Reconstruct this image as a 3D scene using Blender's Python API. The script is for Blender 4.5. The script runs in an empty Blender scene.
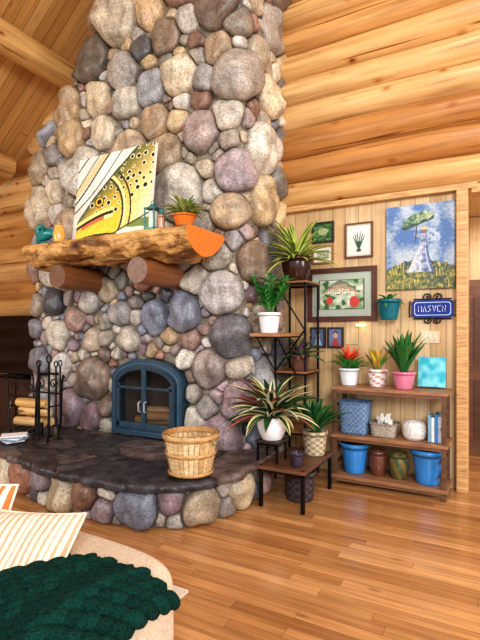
import bpy, math, random, bisect
from mathutils import Vector, Matrix, noise
random.seed(7)
sc = bpy.context.scene
pi = math.pi
def L1(c):
    c/=255.0
    return c/12.92 if c<=0.04045 else ((c+0.055)/1.055)**2.4
def C(r,g,b): return (L1(r),L1(g),L1(b))
def mixc(a,b,t): return tuple(a[i]*(1-t)+b[i]*t for i in range(3))
def mulc(a,k): return tuple(x*k for x in a)

# ---------------------------------------------------------------- materials
class NT:
    def __init__(s,name):
        s.m=bpy.data.materials.new(name); s.m.use_nodes=True
        s.t=s.m.node_tree; s.b=s.t.nodes['Principled BSDF']
    def n(s,typ,**k):
        nd=s.t.nodes.new(typ)
        for a,b in k.items(): setattr(nd,a,b)
        return nd
    def l(s,a,b): s.t.links.new(a,b)
    def math(s,op,a,b=None,c=None):
        nd=s.n('ShaderNodeMath',operation=op)
        for i,x in enumerate((a,b,c)):
            if x is None: continue
            if isinstance(x,(int,float)): nd.inputs[i].default_value=x
            else: s.l(x,nd.inputs[i])
        return nd.outputs[0]
    def ramp(s,fac,stops):
        nd=s.n('ShaderNodeValToRGB'); cr=nd.color_ramp
        while len(cr.elements)<len(stops): cr.elements.new(0.5)
        for e,(p,c) in zip(cr.elements,stops):
            e.position=p; e.color=(c[0],c[1],c[2],1) if not isinstance(c,(int,float)) else (c,c,c,1)
        s.l(fac,nd.inputs[0]); return nd.outputs[0]
    def mul(s,a,b,fac=1.0):
        nd=s.n('ShaderNodeMix',data_type='RGBA',blend_type='MULTIPLY')
        nd.inputs[0].default_value=fac
        s.l(a,nd.inputs[6]); s.l(b,nd.inputs[7]); return nd.outputs[2]
    def mapped(s,scale):
        tc=s.n('ShaderNodeTexCoord'); mp=s.n('ShaderNodeMapping')
        mp.inputs['Scale'].default_value=scale
        s.l(tc.outputs['Object'],mp.inputs[0]); return mp.outputs[0]
    def noise(s,vec,scale,detail=4,rough=.55):
        nd=s.n('ShaderNodeTexNoise'); nd.inputs['Scale'].default_value=scale
        nd.inputs['Detail'].default_value=detail; nd.inputs['Roughness'].default_value=rough
        s.l(vec,nd.inputs['Vector']); return nd.outputs['Fac']
    def bump(s,h,strength,dist=.01):
        nd=s.n('ShaderNodeBump'); nd.inputs['Strength'].default_value=strength
        nd.inputs['Distance'].default_value=dist
        s.l(h,nd.inputs['Height']); s.l(nd.outputs[0],s.b.inputs['Normal'])
    def set(s,**k):
        for a,b in k.items():
            s.b.inputs[a.replace('_',' ')].default_value=b

def vc_mat(name,rough=.5,ns=20,lo=.8,hi=1.15,bump=0,scale=(1,1,1),metal=0,spec=.5,coat=0,bd=.01):
    t=NT(name); at=t.n('ShaderNodeVertexColor',layer_name='Col')
    v=t.mapped(scale); nz=t.noise(v,ns)
    r=t.ramp(nz,[(.3,lo),(.7,hi)])
    t.l(t.mul(at.outputs[0],r),t.b.inputs['Base Color'])
    t.set(Roughness=rough,Metallic=metal)
    t.b.inputs['Specular IOR Level'].default_value=spec
    t.b.inputs['Coat Weight'].default_value=coat
    if bump: t.bump(nz,bump,bd)
    return t.m

def plank_mat(name,along,across,width,length,cols,rough,seam=.03,grain=.25,bmp=.3,seamdark=.35,ga=1.2,gc=26):
    t=NT(name); tc=t.n('ShaderNodeTexCoord'); sp=t.n('ShaderNodeSeparateXYZ')
    t.l(tc.outputs['Object'],sp.inputs[0])
    al=sp.outputs[along]; ac=sp.outputs[across]
    a1=t.math('DIVIDE',ac,width); i=t.math('FLOOR',a1)
    wn=t.n('ShaderNodeTexWhiteNoise',noise_dimensions='1D'); t.l(i,wn.inputs['W'])
    al2=t.math('MULTIPLY_ADD',wn.outputs[0],7.3,t.math('DIVIDE',al,length)); j=t.math('FLOOR',al2)
    cb=t.n('ShaderNodeCombineXYZ'); t.l(i,cb.inputs[0]); t.l(j,cb.inputs[1])
    w2=t.n('ShaderNodeTexWhiteNoise',noise_dimensions='2D'); t.l(cb.outputs[0],w2.inputs['Vector'])
    k=len(cols)
    base=t.ramp(w2.outputs[0],[(q/(k-1),cols[q]) for q in range(k)])
    g=t.n('ShaderNodeCombineXYZ')
    t.l(t.math('MULTIPLY',al,ga),g.inputs[0]); t.l(t.math('MULTIPLY',ac,gc),g.inputs[1])
    t.l(t.math('MULTIPLY_ADD',w2.outputs[0],37.0,i),g.inputs[2])
    gn=t.noise(g.outputs[0],1.6,5,.6)
    col=t.mul(base,t.ramp(gn,[(.3,1-grain),(.72,1+grain*.5)]))
    f=t.math('FRACT',a1); d=t.math('MINIMUM',f,t.math('SUBTRACT',1.0,f))
    sm=t.math('MINIMUM',t.math('DIVIDE',d,seam),1.0)
    f2=t.math('FRACT',al2); d2=t.math('MINIMUM',f2,t.math('SUBTRACT',1.0,f2))
    sm2=t.math('MINIMUM',t.math('DIVIDE',d2,seam*width/length*1.0),1.0)
    s=t.math('MINIMUM',sm,sm2)
    col=t.mul(col,t.ramp(s,[(0,seamdark),(1,1.0)]))
    kv=t.n('ShaderNodeCombineXYZ'); t.l(t.math('MULTIPLY',al,2.2),kv.inputs[0]); t.l(t.math('MULTIPLY',ac,5.5),kv.inputs[1])
    vo=t.n('ShaderNodeTexVoronoi'); vo.inputs['Scale'].default_value=1.0; t.l(kv.outputs[0],vo.inputs['Vector'])
    col=t.mul(col,t.ramp(vo.outputs['Distance'],[(.03,.5),(.12,1.0)]),.8)
    t.l(col,t.b.inputs['Base Color']); t.set(Roughness=rough)
    t.bump(s,bmp,.004)
    return t.m

def log_mat(name,rough=.35,axis=0,rugged=1.0):
    t=NT(name); at=t.n('ShaderNodeVertexColor',layer_name='Col')
    sc1=[14,14,14]; sc1[axis]=.6
    v=t.mapped(sc1); g=t.noise(v,1.5,6,.65)
    col=t.mul(at.outputs[0],t.ramp(g,[(.28,(.62,.53,.44)),(.5,(1,1,1)),(.75,(1.18,1.18,1.18))]))
    sc2=[3,3,3]; sc2[axis]=.5
    b=t.noise(t.mapped(sc2),1.3,3); col=t.mul(col,t.ramp(b,[(.3,(.74,.66,.55)),(.65,(1.1,1.12,1.14))]))
    sc3=[4.5,4.5,4.5]; sc3[axis]=2.6
    vo=t.n('ShaderNodeTexVoronoi'); vo.inputs['Scale'].default_value=1.0; t.l(t.mapped(sc3),vo.inputs['Vector'])
    col=t.mul(col,t.ramp(vo.outputs['Distance'],[(.05,(.30,.17,.09)),(.10,(.85,.66,.5)),(.2,(1,1,1))]))
    sc4=[26,26,26]; sc4[axis]=.5
    ck=t.noise(t.mapped(sc4),.8,2); col=t.mul(col,t.ramp(ck,[(.30,(.35,.25,.18)),(.34,(1,1,1))]))
    t.l(col,t.b.inputs['Base Color']); t.set(Roughness=rough); t.bump(g,.35*rugged,.01)
    return t.m

def stone_mat():
    t=NT('river_stone'); at=t.n('ShaderNodeVertexColor',layer_name='Col')
    v=t.mapped((1,1,1))
    a=t.noise(v,4.5,6,.65); b=t.noise(v,55,3,.7)
    c=t.mul(at.outputs[0],t.ramp(a,[(.3,(.55,.54,.53)),(.5,(1,1,1)),(.7,(1.42,1.38,1.34))]))
    c=t.mul(c,t.ramp(b,[(.33,.55),(.5,1.0),(.68,1.35)]))
    w=t.n('ShaderNodeTexWave'); w.inputs['Scale'].default_value=2.2; w.inputs['Distortion'].default_value=9
    w.inputs['Detail'].default_value=3; t.l(v,w.inputs[0])
    c=t.mul(c,t.ramp(w.outputs['Fac'],[(0,.75),(.5,1.05)]),.7)
    t.l(c,t.b.inputs['Base Color']); t.set(Roughness=.36)
    t.bump(b,.3,.01); return t.m
M_stone=stone_mat()
M_mortar=vc_mat('mortar',.95,35,.6,1.25,1.0)
M_slab=vc_mat('flagstone',.42,9,.35,1.55,1.0,bd=.03)
M_log=log_mat('log_wood',.3,0)
M_logy=log_mat('log_wood_y',.38,1)
M_paint=vc_mat('painted_canvas',.6,60,.9,1.08)
M_gl=vc_mat('glazed_ceramic',.18,6,.85,1.1)
M_matte=vc_mat('matte_surface',.7,40,.85,1.1)
M_wood=vc_mat('shelf_wood',.45,6,.6,1.3,.2,(1,9,9))
M_iron=vc_mat('black_iron',.4,30,.8,1.2,0,metal=.6)
M_leaf=vc_mat('leaf',.38,14,.8,1.2)
M_fab=vc_mat('fabric',.95,90,.82,1.12,.5)
M_knit=vc_mat('chenille',1.0,140,.4,1.5,1.0,spec=.15)
M_weave=vc_mat('woven',.7,70,.6,1.3,.8)
def glass():
    t=NT('dark_glass'); t.set(Base_Color=(.015,.017,.02,1),Roughness=.05)
    t.b.inputs['Alpha'].default_value=.35
    return t.m
M_glass=glass()
def emis():
    t=NT('lamp_glow'); t.set(Base_Color=(1,.8,.5,1))
    t.b.inputs['Emission Color'].default_value=(1,.75,.4,1); t.b.inputs['Emission Strength'].default_value=3
    return t.m
M_glow=emis()

# ---------------------------------------------------------------- mesh builder
class MB:
    def __init__(s,*mats):
        s.v=[];s.f=[];s.c=[];s.m=[];s.s=[];s.mats=list(mats)
    def add(s,vs,fs,col,mat=0,smooth=True,xf=None):
        o=len(s.v)
        if xf is not None: vs=[xf@Vector(p) for p in vs]
        s.v.extend([tuple(p) for p in vs])
        per=isinstance(col,list)
        for k,f in enumerate(fs):
            s.f.append(tuple(i+o for i in f)); s.c.append(col[k] if per else col)
            s.m.append(mat); s.s.append(smooth)
    def box(s,c,d,col,mat=0,xf=None,rot=None):
        hx,hy,hz=d[0]/2,d[1]/2,d[2]/2
        vs=[Vector((x*hx,y*hy,z*hz)) for x in(-1,1) for y in(-1,1) for z in(-1,1)]
        if rot is not None: vs=[rot@p for p in vs]
        vs=[p+Vector(c) for p in vs]
        fs=[(0,1,3,2),(4,6,7,5),(0,4,5,1),(2,3,7,6),(0,2,6,4),(1,5,7,3)]
        s.add(vs,fs,col,mat,False,xf)
    def tube(s,pts,r,col,n=8,mat=0,cap=True,closed=False,capcol=None,xf=None):
        pts=[Vector(p) for p in pts]; N=len(pts)
        if not isinstance(r,(list,tuple)): r=[r]*N
        vs=[];fs=[]
        t0=(pts[1]-pts[0]).normalized()
        up=Vector((0,0,1)) if abs(t0.z)<.9 else Vector((1,0,0))
        u=t0.cross(up).normalized()
        for i,p in enumerate(pts):
            if closed: t=(pts[(i+1)%N]-pts[i-1]).normalized()
            else: t=(pts[min(i+1,N-1)]-pts[max(i-1,0)]).normalized()
            u=(u-t*u.dot(t)).normalized(); w=t.cross(u)
            for k in range(n):
                a=2*pi*k/n; vs.append(p+(u*math.cos(a)+w*math.sin(a))*r[i])
        R=N if closed else N-1
        for i in range(R):
            for k in range(n):
                a=i*n+k;b=i*n+(k+1)%n;c=((i+1)%N)*n+(k+1)%n;d=((i+1)%N)*n+k
                fs.append((a,b,c,d))
        s.add(vs,fs,col,mat,True,xf)
        if cap and not closed:
            s.add(vs[:n],[tuple(range(n))[::-1]],capcol or col,mat,False,xf)
            s.add(vs[-n:],[tuple(range(n))],capcol or col,mat,False,xf)
    def lathe(s,c,prof,col,n=32,mat=0,fn=None,xf=None,smooth=True):
        vs=[];fs=[];cs=[]
        for (r,z) in prof:
            for k in range(n):
                a=2*pi*k/n; vs.append(Vector((c[0]+r*math.cos(a),c[1]+r*math.sin(a),c[2]+z)))
        for i in range(len(prof)-1):
            for k in range(n):
                fs.append((i*n+k,i*n+(k+1)%n,(i+1)*n+(k+1)%n,(i+1)*n+k))
                cs.append(fn(k/n,i) if fn else (col[i] if isinstance(col,list) else col))
        s.add(vs,fs,cs,mat,smooth,xf)
    def leaf(s,b,az,ln,w,e0,droop,ce,cm,segs=9,mat=0,fold=.25):
        b=Vector(b); h=Vector((math.cos(az),math.sin(az),0)); side=Vector((-math.sin(az),math.cos(az),0))
        p=b.copy(); vs=[];fs=[];cs=[]
        for i in range(segs+1):
            t=i/segs; e=e0-droop*t
            d=h*math.cos(e)+Vector((0,0,1))*math.sin(e); nrm=-h*math.sin(e)+Vector((0,0,1))*math.cos(e)
            ww=w*max(0.02,math.sin(pi*t**.75)**.8) if t<.999 else w*.02
            ww=max(ww,w*.18*(1-t))
            for q in (-1,-.45,0,.45,1):
                vs.append(p+side*(q*ww*.5)+nrm*(abs(q)*ww*fold))
            p=p+d*(ln/segs)
        for i in range(segs):
            for q in range(4):
                a=i*5+q; fs.append((a,a+1,a+6,a+5)); cs.append(ce if q in(0,3) else cm)
        s.add(vs,fs,cs,mat,True)
    def build(s,name,parent=None,bevel=0,ymax=None):
        if ymax: s.v=[(x,(y if y<ymax-.05 else ymax-.05+.05*(1-math.exp(-(y-ymax+.05)/.05))),z) for x,y,z in s.v]
        me=bpy.data.meshes.new(name); me.from_pydata(s.v,[],s.f); me.update()
        for m in s.mats: me.materials.append(m)
        me.polygons.foreach_set('material_index',s.m); me.polygons.foreach_set('use_smooth',s.s)
        ca=me.color_attributes.new('Col','FLOAT_COLOR','CORNER'); arr=[]
        for f,c in zip(s.f,s.c): arr.extend([c[0],c[1],c[2],1.0]*len(f))
        ca.data.foreach_set('color',arr)
        ob=bpy.data.objects.new(name,me); sc.collection.objects.link(ob)
        if parent: ob.parent=parent
        if bevel:
            b=ob.modifiers.new('b','BEVEL'); b.width=bevel; b.segments=2; b.limit_method='ANGLE'
        return ob
def empty(name):
    o=bpy.data.objects.new(name,None); sc.collection.objects.link(o); return o

# ---------------------------------------------------------------- room shell
WY=4.82
YM=WY-.035
def zc(x): return 5.32+.78*(x+5.2) if x<-.5 else 5.32+.78*4.7-.78*(x+.5)
floor_m=plank_mat('floor_planks',0,1,.083,1.15,[C(158,106,62),C(196,144,90),C(176,124,76),C(214,162,108),C(188,134,82)],.19,.03,.35,.25,.4)
b=MB(floor_m); b.box((-1,1.5,-.05),(14,13,.1),(1,1,1)); b.build('floor')
panel_m=plank_mat('pine_panelling',2,0,.14,9,[C(220,186,138),C(230,200,156),C(212,174,124),C(226,192,144)],.45,.05,.25,.5,.45,ga=1.0,gc=18)
b=MB(panel_m); b.box((-1.22,WY+.06,1.4),(1.96,.12,2.8),(1,1,1)); b.build('wall_back_panelling')
b=MB(panel_m); b.box((1.2,6.3,1.43),(4.2,.1,2.86),(1,1,1)); b.box((-.36,5.65,1.43),(.06,1.2,2.86),(1,1,1)); b.box((1.2,5.65,2.9),(4.2,1.4,.06),(1,1,1)); b.build('wall_hall')
b=MB(M_wood)
b.box((-.275,WY-.02,1.40),(.1,.2,2.8),C(206,158,104)); b.build('trim_1',bevel=.01)
b=MB(M_wood); b.box((-1.15,WY-.04,2.83),(2.0,.1,.06),C(206,160,106)); b.box((2.5,WY+.02,2.8),(5.4,.2,.08),C(206,158,98)); b.build('trim_2',bevel=.006)
b=MB(panel_m); b.box((3.6,WY+.06,1.38),(5.6,.12,2.75),(1,1,1)); b.build('wall_back_right')
b=MB(M_wood,M_matte); b.box((-.06,6.21,1.05),(.5,.05,2.1),C(120,80,56)); b.box((-.06,6.17,1.5),(.34,.02,.8),C(96,62,44)); b.box((-.06,6.17,.55),(.34,.02,.7),C(96,62,44)); b.build('door_1')
ceil_m=plank_mat('ceiling_planks',0,1,.14,9,[C(204,150,84),C(218,166,100),C(190,136,74),C(226,178,114)],.4,.05,.25,.5,.35)
b=MB(ceil_m)
x0,x1,x2=-8.0,-.5,6.0
vs=[];fs=[]
for x in (x0,x1,x2):
    for y in (-5,4.98):
        for dz in (0,.1): vs.append((x,y,zc(x)+dz))
for a in (0,4): fs+= [(a,a+4,a+6,a+2),(a+1,a+3,a+7,a+5)]
b.add(vs,fs,(1,1,1),0,False); b.build('ceiling')
def logcol():
    return random.choice([C(204,154,94),C(212,166,108),C(192,140,82),C(218,176,120),C(184,130,74),C(206,160,100)])
def log_x(b,xa,xb,y,z,r):
    n=max(8,int((xb-xa)/.18)); col=logcol(); sd=random.random()*50
    pts=[];rr=[]
    for i in range(n+1):
        x=xa+(xb-xa)*i/n
        pts.append((x,y+.012*noise.noise(Vector((x*.8,sd,0))),z+.03*noise.noise(Vector((x*.6,sd,5)))))
        rr.append(r*(1+.07*noise.noise(Vector((x*.9,sd,9)))+.03*noise.noise(Vector((x*4,sd,3)))))
    b.tube(pts,rr,col,32)
def gable(b,xa,xb,zb,y,col,mat):
    X=[xa]+[q for q in (-.5,) if xa<q<xb]+[xb]
    vs=[(x,y,zb) for x in X]+[(x,y,zc(x)-.005) for x in X]; n=len(X)
    vs+=[(x,y+.04,z) for (x,_,z) in vs]
    fs=[]
    for i in range(n-1): fs+=[(i,i+1,n+i+1,n+i),(2*n+i,3*n+i,3*n+i+1,2*n+i+1)]
    b.add(vs,fs,col,mat,False)
b=MB(M_log,M_matte)
z=3.0
while z<8.6:
    r=.155+random.uniform(-.012,.02)
    xl=max(-2.0,(z+.25-5.32)/.78-5.2+.1); xl=-2.25 if zc(-2.25)>z+.25 else xl
    xr=min(5.8,-.5+(zc(-.5)-z-.25)/.78)
    if xr>xl+.3: log_x(b,xl,xr,WY+.03,z,r)
    z+=.285
gable(b,-2.2,5.9,2.85,WY+.09,C(96,62,34),1)
b.build('wall_back_logs')
b=MB(M_log,M_matte)
z=.14
while z<5.9:
    r=.155+random.uniform(-.01,.015)
    xl=max(-7.7,(z-.06-5.32)/.78-5.2)
    if xl<-2.6: log_x(b,xl,-2.2,WY+.04,z,r)
    z+=.285
gable(b,-7.9,-2.2,0,WY+.09,C(96,62,34),1)
b.build('wall_back_left_logs')
b=MB(M_logy)
z=.14
while z<3.4:
    pts=[(-7.65,y*.5,z) for y in range(-8,11)]
    b.tube(pts,.165,logcol(),24); z+=.285
b.build('wall_left')
k=0
for (x,z,r) in ((-5.2,5.02,.18),(-6.55,4.0,.17),(-3.85,6.1,.18),(-2.5,7.15,.18)):
    b=MB(M_logy)
    b.tube([(x,-4+i*.5,z+.01*math.sin(i)) for i in range(18)],[r*(1+.03*math.sin(i*1.7)) for i in range(18)],C(210,164,102),28)
    b.build('ceiling_beam' if k==0 else 'ceiling_beam.%03d'%k); k+=1

# ---------------------------------------------------------------- stone generator
PAL_UP=[C(200,182,152),C(184,168,144),C(208,194,168),C(166,158,146),C(190,162,126),C(166,124,104),C(138,106,90),C(90,86,84),C(190,182,168),C(174,152,124),C(130,126,118),C(200,174,134),C(180,166,144),C(156,144,128),C(118,100,88),C(208,200,184),C(156,138,132),C(150,150,152)]
PAL_LO=[C(174,168,162),C(152,152,154),C(190,182,172),C(128,132,146),C(160,138,144),C(88,88,96),C(198,190,176),C(162,132,120),C(140,132,126),C(182,166,146),C(118,120,130),C(150,126,132),C(180,170,154),C(78,78,82),C(164,148,152)]
def gen_sites(s0,s1,z0,z1,radii,inside,att):
    out=[]
    for (ra,rb,n) in radii:
        for _ in range(n):
            r=random.uniform(ra,rb)
            s=random.uniform(s0,s1); z=random.uniform(z0,z1)
            k=att(s,z); r*=k
            if not inside(s,z,r*.75): continue
            ok=True
            for (a,c,q) in out:
                d2=(a-s)**2+(c-z)**2
                if d2<(.88*(q+r))**2: ok=False;break
            if ok: out.append((s,z,r))
    return out
def add_stones(b,sites,mapf,inside,colf,gap=.008,K=30,hk=.6,mat=0):
    for idx,(s,z,r) in enumerate(sites):
        nb=[(a-s,c-z,q) for j,(a,c,q) in enumerate(sites) if j!=idx and (a-s)**2+(c-z)**2<(r*1.5+q+.25)**2]
        rad=[]
        rot=random.random()*pi; el=random.uniform(1.1,1.7); se=random.uniform(1.9,3.2)
        for k in range(K):
            th=2*pi*k/K; cx,cz=math.cos(th),math.sin(th)
            ca,sa=abs(math.cos(th-rot)),abs(math.sin(th-rot))
            m=r*1.14*el/((ca**se+(el*sa)**se)**(1/se))
            m*=1+.2*noise.noise(Vector((cx*1.6+s*7,cz*1.6+z*7,3)))
            for (dx,dz,q) in nb:
                d=math.hypot(dx,dz); co=(dx*cx+dz*cz)/d
                if co>.05:
                    m=min(m,((d*d+r*r-q*q)/(2*d))/co-gap)
            m=max(m,r*.4)
            while m>r*.3 and not inside(s+cx*m,z+cz*m,0): m*=.94
            rad.append(m)
        for _ in range(2):
            rad=[(rad[k-1]+3*rad[k]+rad[(k+1)%K])/5 for k in range(K)]
        av=sum(rad)/K; H=(av*random.uniform(hk*.75,hk*1.3))*(.12/max(.12,av))**.3; sd=random.random()*100
        prof=[(1.0,-.05),(1.0,.20),(.965,.44),(.88,.68),(.72,.87),(.45,.97),(.2,1.0)]
        vs=[];fs=[]
        tx=random.uniform(-.4,.4); tz=random.uniform(-.4,.4)
        for (p,h) in prof:
            for k in range(K):
                th=2*pi*k/K; ds=math.cos(th)*rad[k]*p; dz=math.sin(th)*rad[k]*p
                hh=H*h if h>0 else -.05
                nn=noise.noise(Vector((ds*7+sd,dz*7,sd)))
                hh+= (.28*av*nn + (ds*tx+dz*tz)*.6*h) if h>0 else 0
                vs.append(mapf(s+ds,z+dz,hh))
        vs.append(mapf(s,z,H+.28*av*noise.noise(Vector((sd,0,sd)))))
        n=len(prof)
        for i in range(n-1):
            for k in range(K): fs.append((i*K+k,i*K+(k+1)%K,(i+1)*K+(k+1)%K,(i+1)*K+k))
        for k in range(K): fs.append(((n-1)*K+k,(n-1)*K+(k+1)%K,n*K))
        b.add(vs,fs,colf(s,z),mat)

XR,YF,rc=-2.11,3.86,.14
q0=rc*pi/4
prof_l=[(0,-5.18),(3.5,-5.14),(3.95,-4.95),(4.5,-4.37),(5.0,-4.08),(5.4,-3.93),(7,-3.8)]
def XL(z):
    for (a,xa),(c,xc) in zip(prof_l,prof_l[1:]):
        if z<=c: return xa+(xc-xa)*max(0,(z-a))/(c-a)
    return prof_l[-1][1]
def cmap(s,z,h):
    sl=q0+(XR-rc)-(XL(z)+rc)
    if s>sl+q0*2:
        return Vector((XL(z)-h,YF+rc+(s-sl-2*q0),z))
    if s>sl:
        f=-pi/2-(s-sl)/(2*q0)*pi/2
        cx,cy=XL(z)+rc,YF+rc
        return Vector((cx+math.cos(f)*(rc+h),cy+math.sin(f)*(rc+h),z))
    if s>q0: return Vector((XR-rc-(s-q0),YF-h,z))
    if s<-q0: return Vector((XR+h,YF+rc+(-s-q0),z))
    f=-(pi/4)*(1+s/q0)
    return Vector((XR-rc+math.cos(f)*(rc+h),YF+rc+math.sin(f)*(rc+h),z))
AX,AW,AZ0,AZS,AZT=-3.225,.475,.36,.97,1.20
def in_arch(x,z,m):
    dx=abs(x-AX)
    if dx>AW+m or z<AZ0: return False
    top=AZS+(AZT-AZS)*math.sqrt(max(0,1-(dx/(AW+m))**2))+m
    return z<top
def ins_ch(s,z,m):
    x=XR-rc-(s-q0)
    sl=q0+(XR-rc)-(XL(z)+rc)
    if s<-.9+m or s>sl+.5-m: return False
    if z<.3+m*.4 and s>-.2 : return False
    if z<0+m*.5 or z>6.35-m: return False
    if in_arch(x,z,.0+m*1.2): return False
    return True
def att(s,z):
    if z>2.5: return 1.1
    if 1.2<z<2.15 and s>1.2: return .70
    return .95
def colch(s,z):
    t=min(1,max(0,(z-1.6)/1.2))*.68+.22
    p=random.choice(PAL_UP if random.random()<t else PAL_LO)
    return mulc(mixc(p,random.choice(PAL_UP+PAL_LO),random.random()*.2),random.uniform(.82,1.12))
sites=gen_sites(-.92,3.7,0,6.35,[(.22,.28,160),(.16,.22,900),(.11,.16,2500),(.07,.11,4000),(.04,.065,7000)],ins_ch,att)
fp=empty('stone_fireplace')
b=MB(M_stone); add_stones(b,sites,cmap,ins_ch,colch); b.build('chimney_stones',fp)
b=MB(M_mortar); vs=[];fs=[];NS=150;NZ=190
for j in range(NZ+1):
    z=6.4*j/NZ
    for i in range(NS+1):
        s=-.93+4.83*i/NS
        vs.append(cmap(s,z,-.03+.02*noise.noise(Vector((s*9,z*9,2)))))
for j in range(NZ):
    for i in range(NS):
        zz=6.4*(j+.5)/NZ; s=-.93+4.83*(i+.5)/NS; x=XR-rc-(s-q0)
        if in_arch(x,zz,-.03): continue
        a=j*(NS+1)+i; fs.append((a,a+1,a+NS+2,a+NS+1))
b.add(vs,fs,C(148,136,118)); b.build('mortar_core',fp)

# hearth
HP=[(-5.05,3.75),(-4.9,3.32),(-4.62,3.0),(-4.25,2.80),(-3.8,2.66),(-3.25,2.57),(-2.7,2.56),(-2.28,2.65),(-1.97,2.86),(-1.83,3.2),(-1.80,3.6),(-1.83,3.95)]
def cat(P,n=20):
    out=[]
    for i in range(len(P)-1):
        p0=Vector(P[max(i-1,0)]);p1=Vector(P[i]);p2=Vector(P[i+1]);p3=Vector(P[min(i+2,len(P)-1)])
        for k in range(n):
            t=k/n
            out.append(.5*((2*p1)+(p2-p0)*t+(2*p0-5*p1+4*p2-p3)*t*t+(3*p1-p0-3*p2+p3)*t**3))
    out.append(Vector(P[-1])); return out
hc=cat(HP); cum=[0]
for a,c in zip(hc,hc[1:]): cum.append(cum[-1]+(c-a).length)
HL=cum[-1]
def hpt(s):
    s=min(max(s,0),HL-1e-4); i=min(max(bisect.bisect_right(cum,s)-1,0),len(hc)-2)
    t=(s-cum[i])/(cum[i+1]-cum[i]); p=hc[i].lerp(hc[i+1],t)
    i2=max(i-3,0); i3=min(i+4,len(hc)-1)
    d=(hc[i3]-hc[i2]).normalized()
    return p,Vector((d.y,-d.x))
def hmap(s,z,h):
    p,n=hpt(s); p=p+n*(h-.07); return Vector((p.x,p.y,z))
def ins_h(s,z,m): return m*.3<s<HL-m*.3 and .004+m*.8<z<.315-m*.8
hs=gen_sites(0,HL,0,.31,[(.155,.19,300),(.11,.15,800),(.07,.10,2500),(.035,.06,4000)],ins_h,lambda s,z:1)
b=MB(M_stone)
def colh(s,z): return mulc(random.choice(PAL_LO+PAL_UP[:8]),random.uniform(.6,.95))
add_stones(b,hs,hmap,ins_h,colh,hk=.6); b.build('hearth_stones',fp)
b=MB(M_mortar)
n=200; vs=[];fs=[]
for i in range(n+1):
    s=HL*i/n; vs+= [hmap(s,0,-.015),hmap(s,.31,-.015)]
    if i: fs.append((2*i-2,2*i,2*i+1,2*i-1))
b.add(vs,fs,C(100,92,80)); b.build('hearth_mortar',fp)
b=MB(M_slab); vs=[]
n=260
outer=[]
for i in range(n+1):
    s=HL*i/n; p,nn=hpt(s); o=.02+.045*noise.noise(Vector((s*5,0,1)))+.02*noise.noise(Vector((s*19,0,4)))
    outer.append(p+nn*o)
cx,cy=-3.4,3.8
def sz_(x,y): return .008*noise.noise(Vector((x*4,y*4,3)))+.007*noise.noise(Vector((x*13,y*13,3)))
rings=[(1,.30),(1.005,.326),(1,.352),(.988,.362)]
for q,(k,z) in enumerate(rings):
    for p in outer:
        kk=k+(.006*noise.noise(Vector((p.x*14,p.y*14,q*3.3))))
        vs.append((cx+(p.x-cx)*kk,cy+(p.y-cy)*kk,z+(sz_(p.x,p.y) if q>1 else 0)))
m=n+1
NR=60
for j in range(1,NR):
    k=.988*(1-j/NR)
    for p in outer: 
        x=cx+(p.x-cx)*k; y=cy+(p.y-cy)*k
        vs.append((x,y,.362+sz_(x,y)))
fs=[]
tot=4+NR-1
for j in range(tot-1):
    for i in range(n): fs.append((j*m+i,j*m+i+1,(j+1)*m+i+1,(j+1)*m+i))
fcent=[(random.uniform(-5.1,-1.8),random.uniform(2.5,4)) for _ in range(20)]
fcol=[mulc(random.choice([C(92,80,76),C(72,64,66),C(106,90,82),C(80,70,68),C(62,58,62)]),random.uniform(.8,1.15)) for _ in fcent]
cs=[]
for f in fs:
    x=sum(vs[i][0] for i in f)/4; y=sum(vs[i][1] for i in f)/4
    nx_=.1*noise.noise(Vector((x*3,y*3,7)))+.02*noise.noise(Vector((x*15,y*15,7)));ny_=.1*noise.noise(Vector((x*3,y*3,17)))+.02*noise.noise(Vector((x*15,y*15,27)))
    v_=1+.5*noise.noise(Vector((x*5,y*5,1)))
    x+=nx_;y+=ny_
    d=sorted(((x-a)**2+((y-c)*1.3)**2,i) for i,(a,c) in enumerate(fcent))
    gap=math.sqrt(d[1][0])-math.sqrt(d[0][0])
    cs.append(C(38,34,34) if gap<.022 else mulc(fcol[d[0][1]],v_))
b.add(vs,fs,cs); b.build('hearth_slab',fp)

# fireplace insert
ins=empty('fireplace_insert')
TEAL=C(46,72,88)
def archpts(w,zb,zs,zt,n=28):
    P=[(AX-w,zb)]
    for i in range(n+1):
        a=pi-pi*i/n; P.append((AX+w*math.cos(a),zs+(zt-zs)*math.sin(a)))
    P.append((AX+w,zb)); return P
def archframe(b,o,i,y0,y1,col,mat=0):
    n=len(o); vs=[(x,y0,z) for x,z in o]+[(x,y0,z) for x,z in i]+[(x,y1,z) for x,z in o]+[(x,y1,z) for x,z in i]
    fs=[]
    for k in range(n):
        j=(k+1)%n
        fs.append((k,j,n+j,n+k)); fs.append((2*n+k,3*n+k,3*n+j,2*n+j))
        fs.append((k,2*n+k,2*n+j,j)); fs.append((n+k,n+j,3*n+j,3*n+k))
    b.add(vs,fs,col,mat,False)
M_teal=vc_mat('teal_enamel',.3,12,.8,1.2)
b=MB(M_teal,M_iron)
archframe(b,archpts(.47,.378,.96,1.195),archpts(.40,.45,.92,1.11),3.76,3.9,TEAL)
archframe(b,archpts(.44,.42,.945,1.155),archpts(.425,.43,.935,1.14),3.752,3.77,mulc(TEAL,2.0))
archframe(b,archpts(.405,.445,.915,1.115),archpts(.37,.475,.90,1.08),3.73,3.80,mulc(TEAL,.7))
b.box((AX,3.745,.77),(.055,.03,.65),TEAL)
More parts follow.
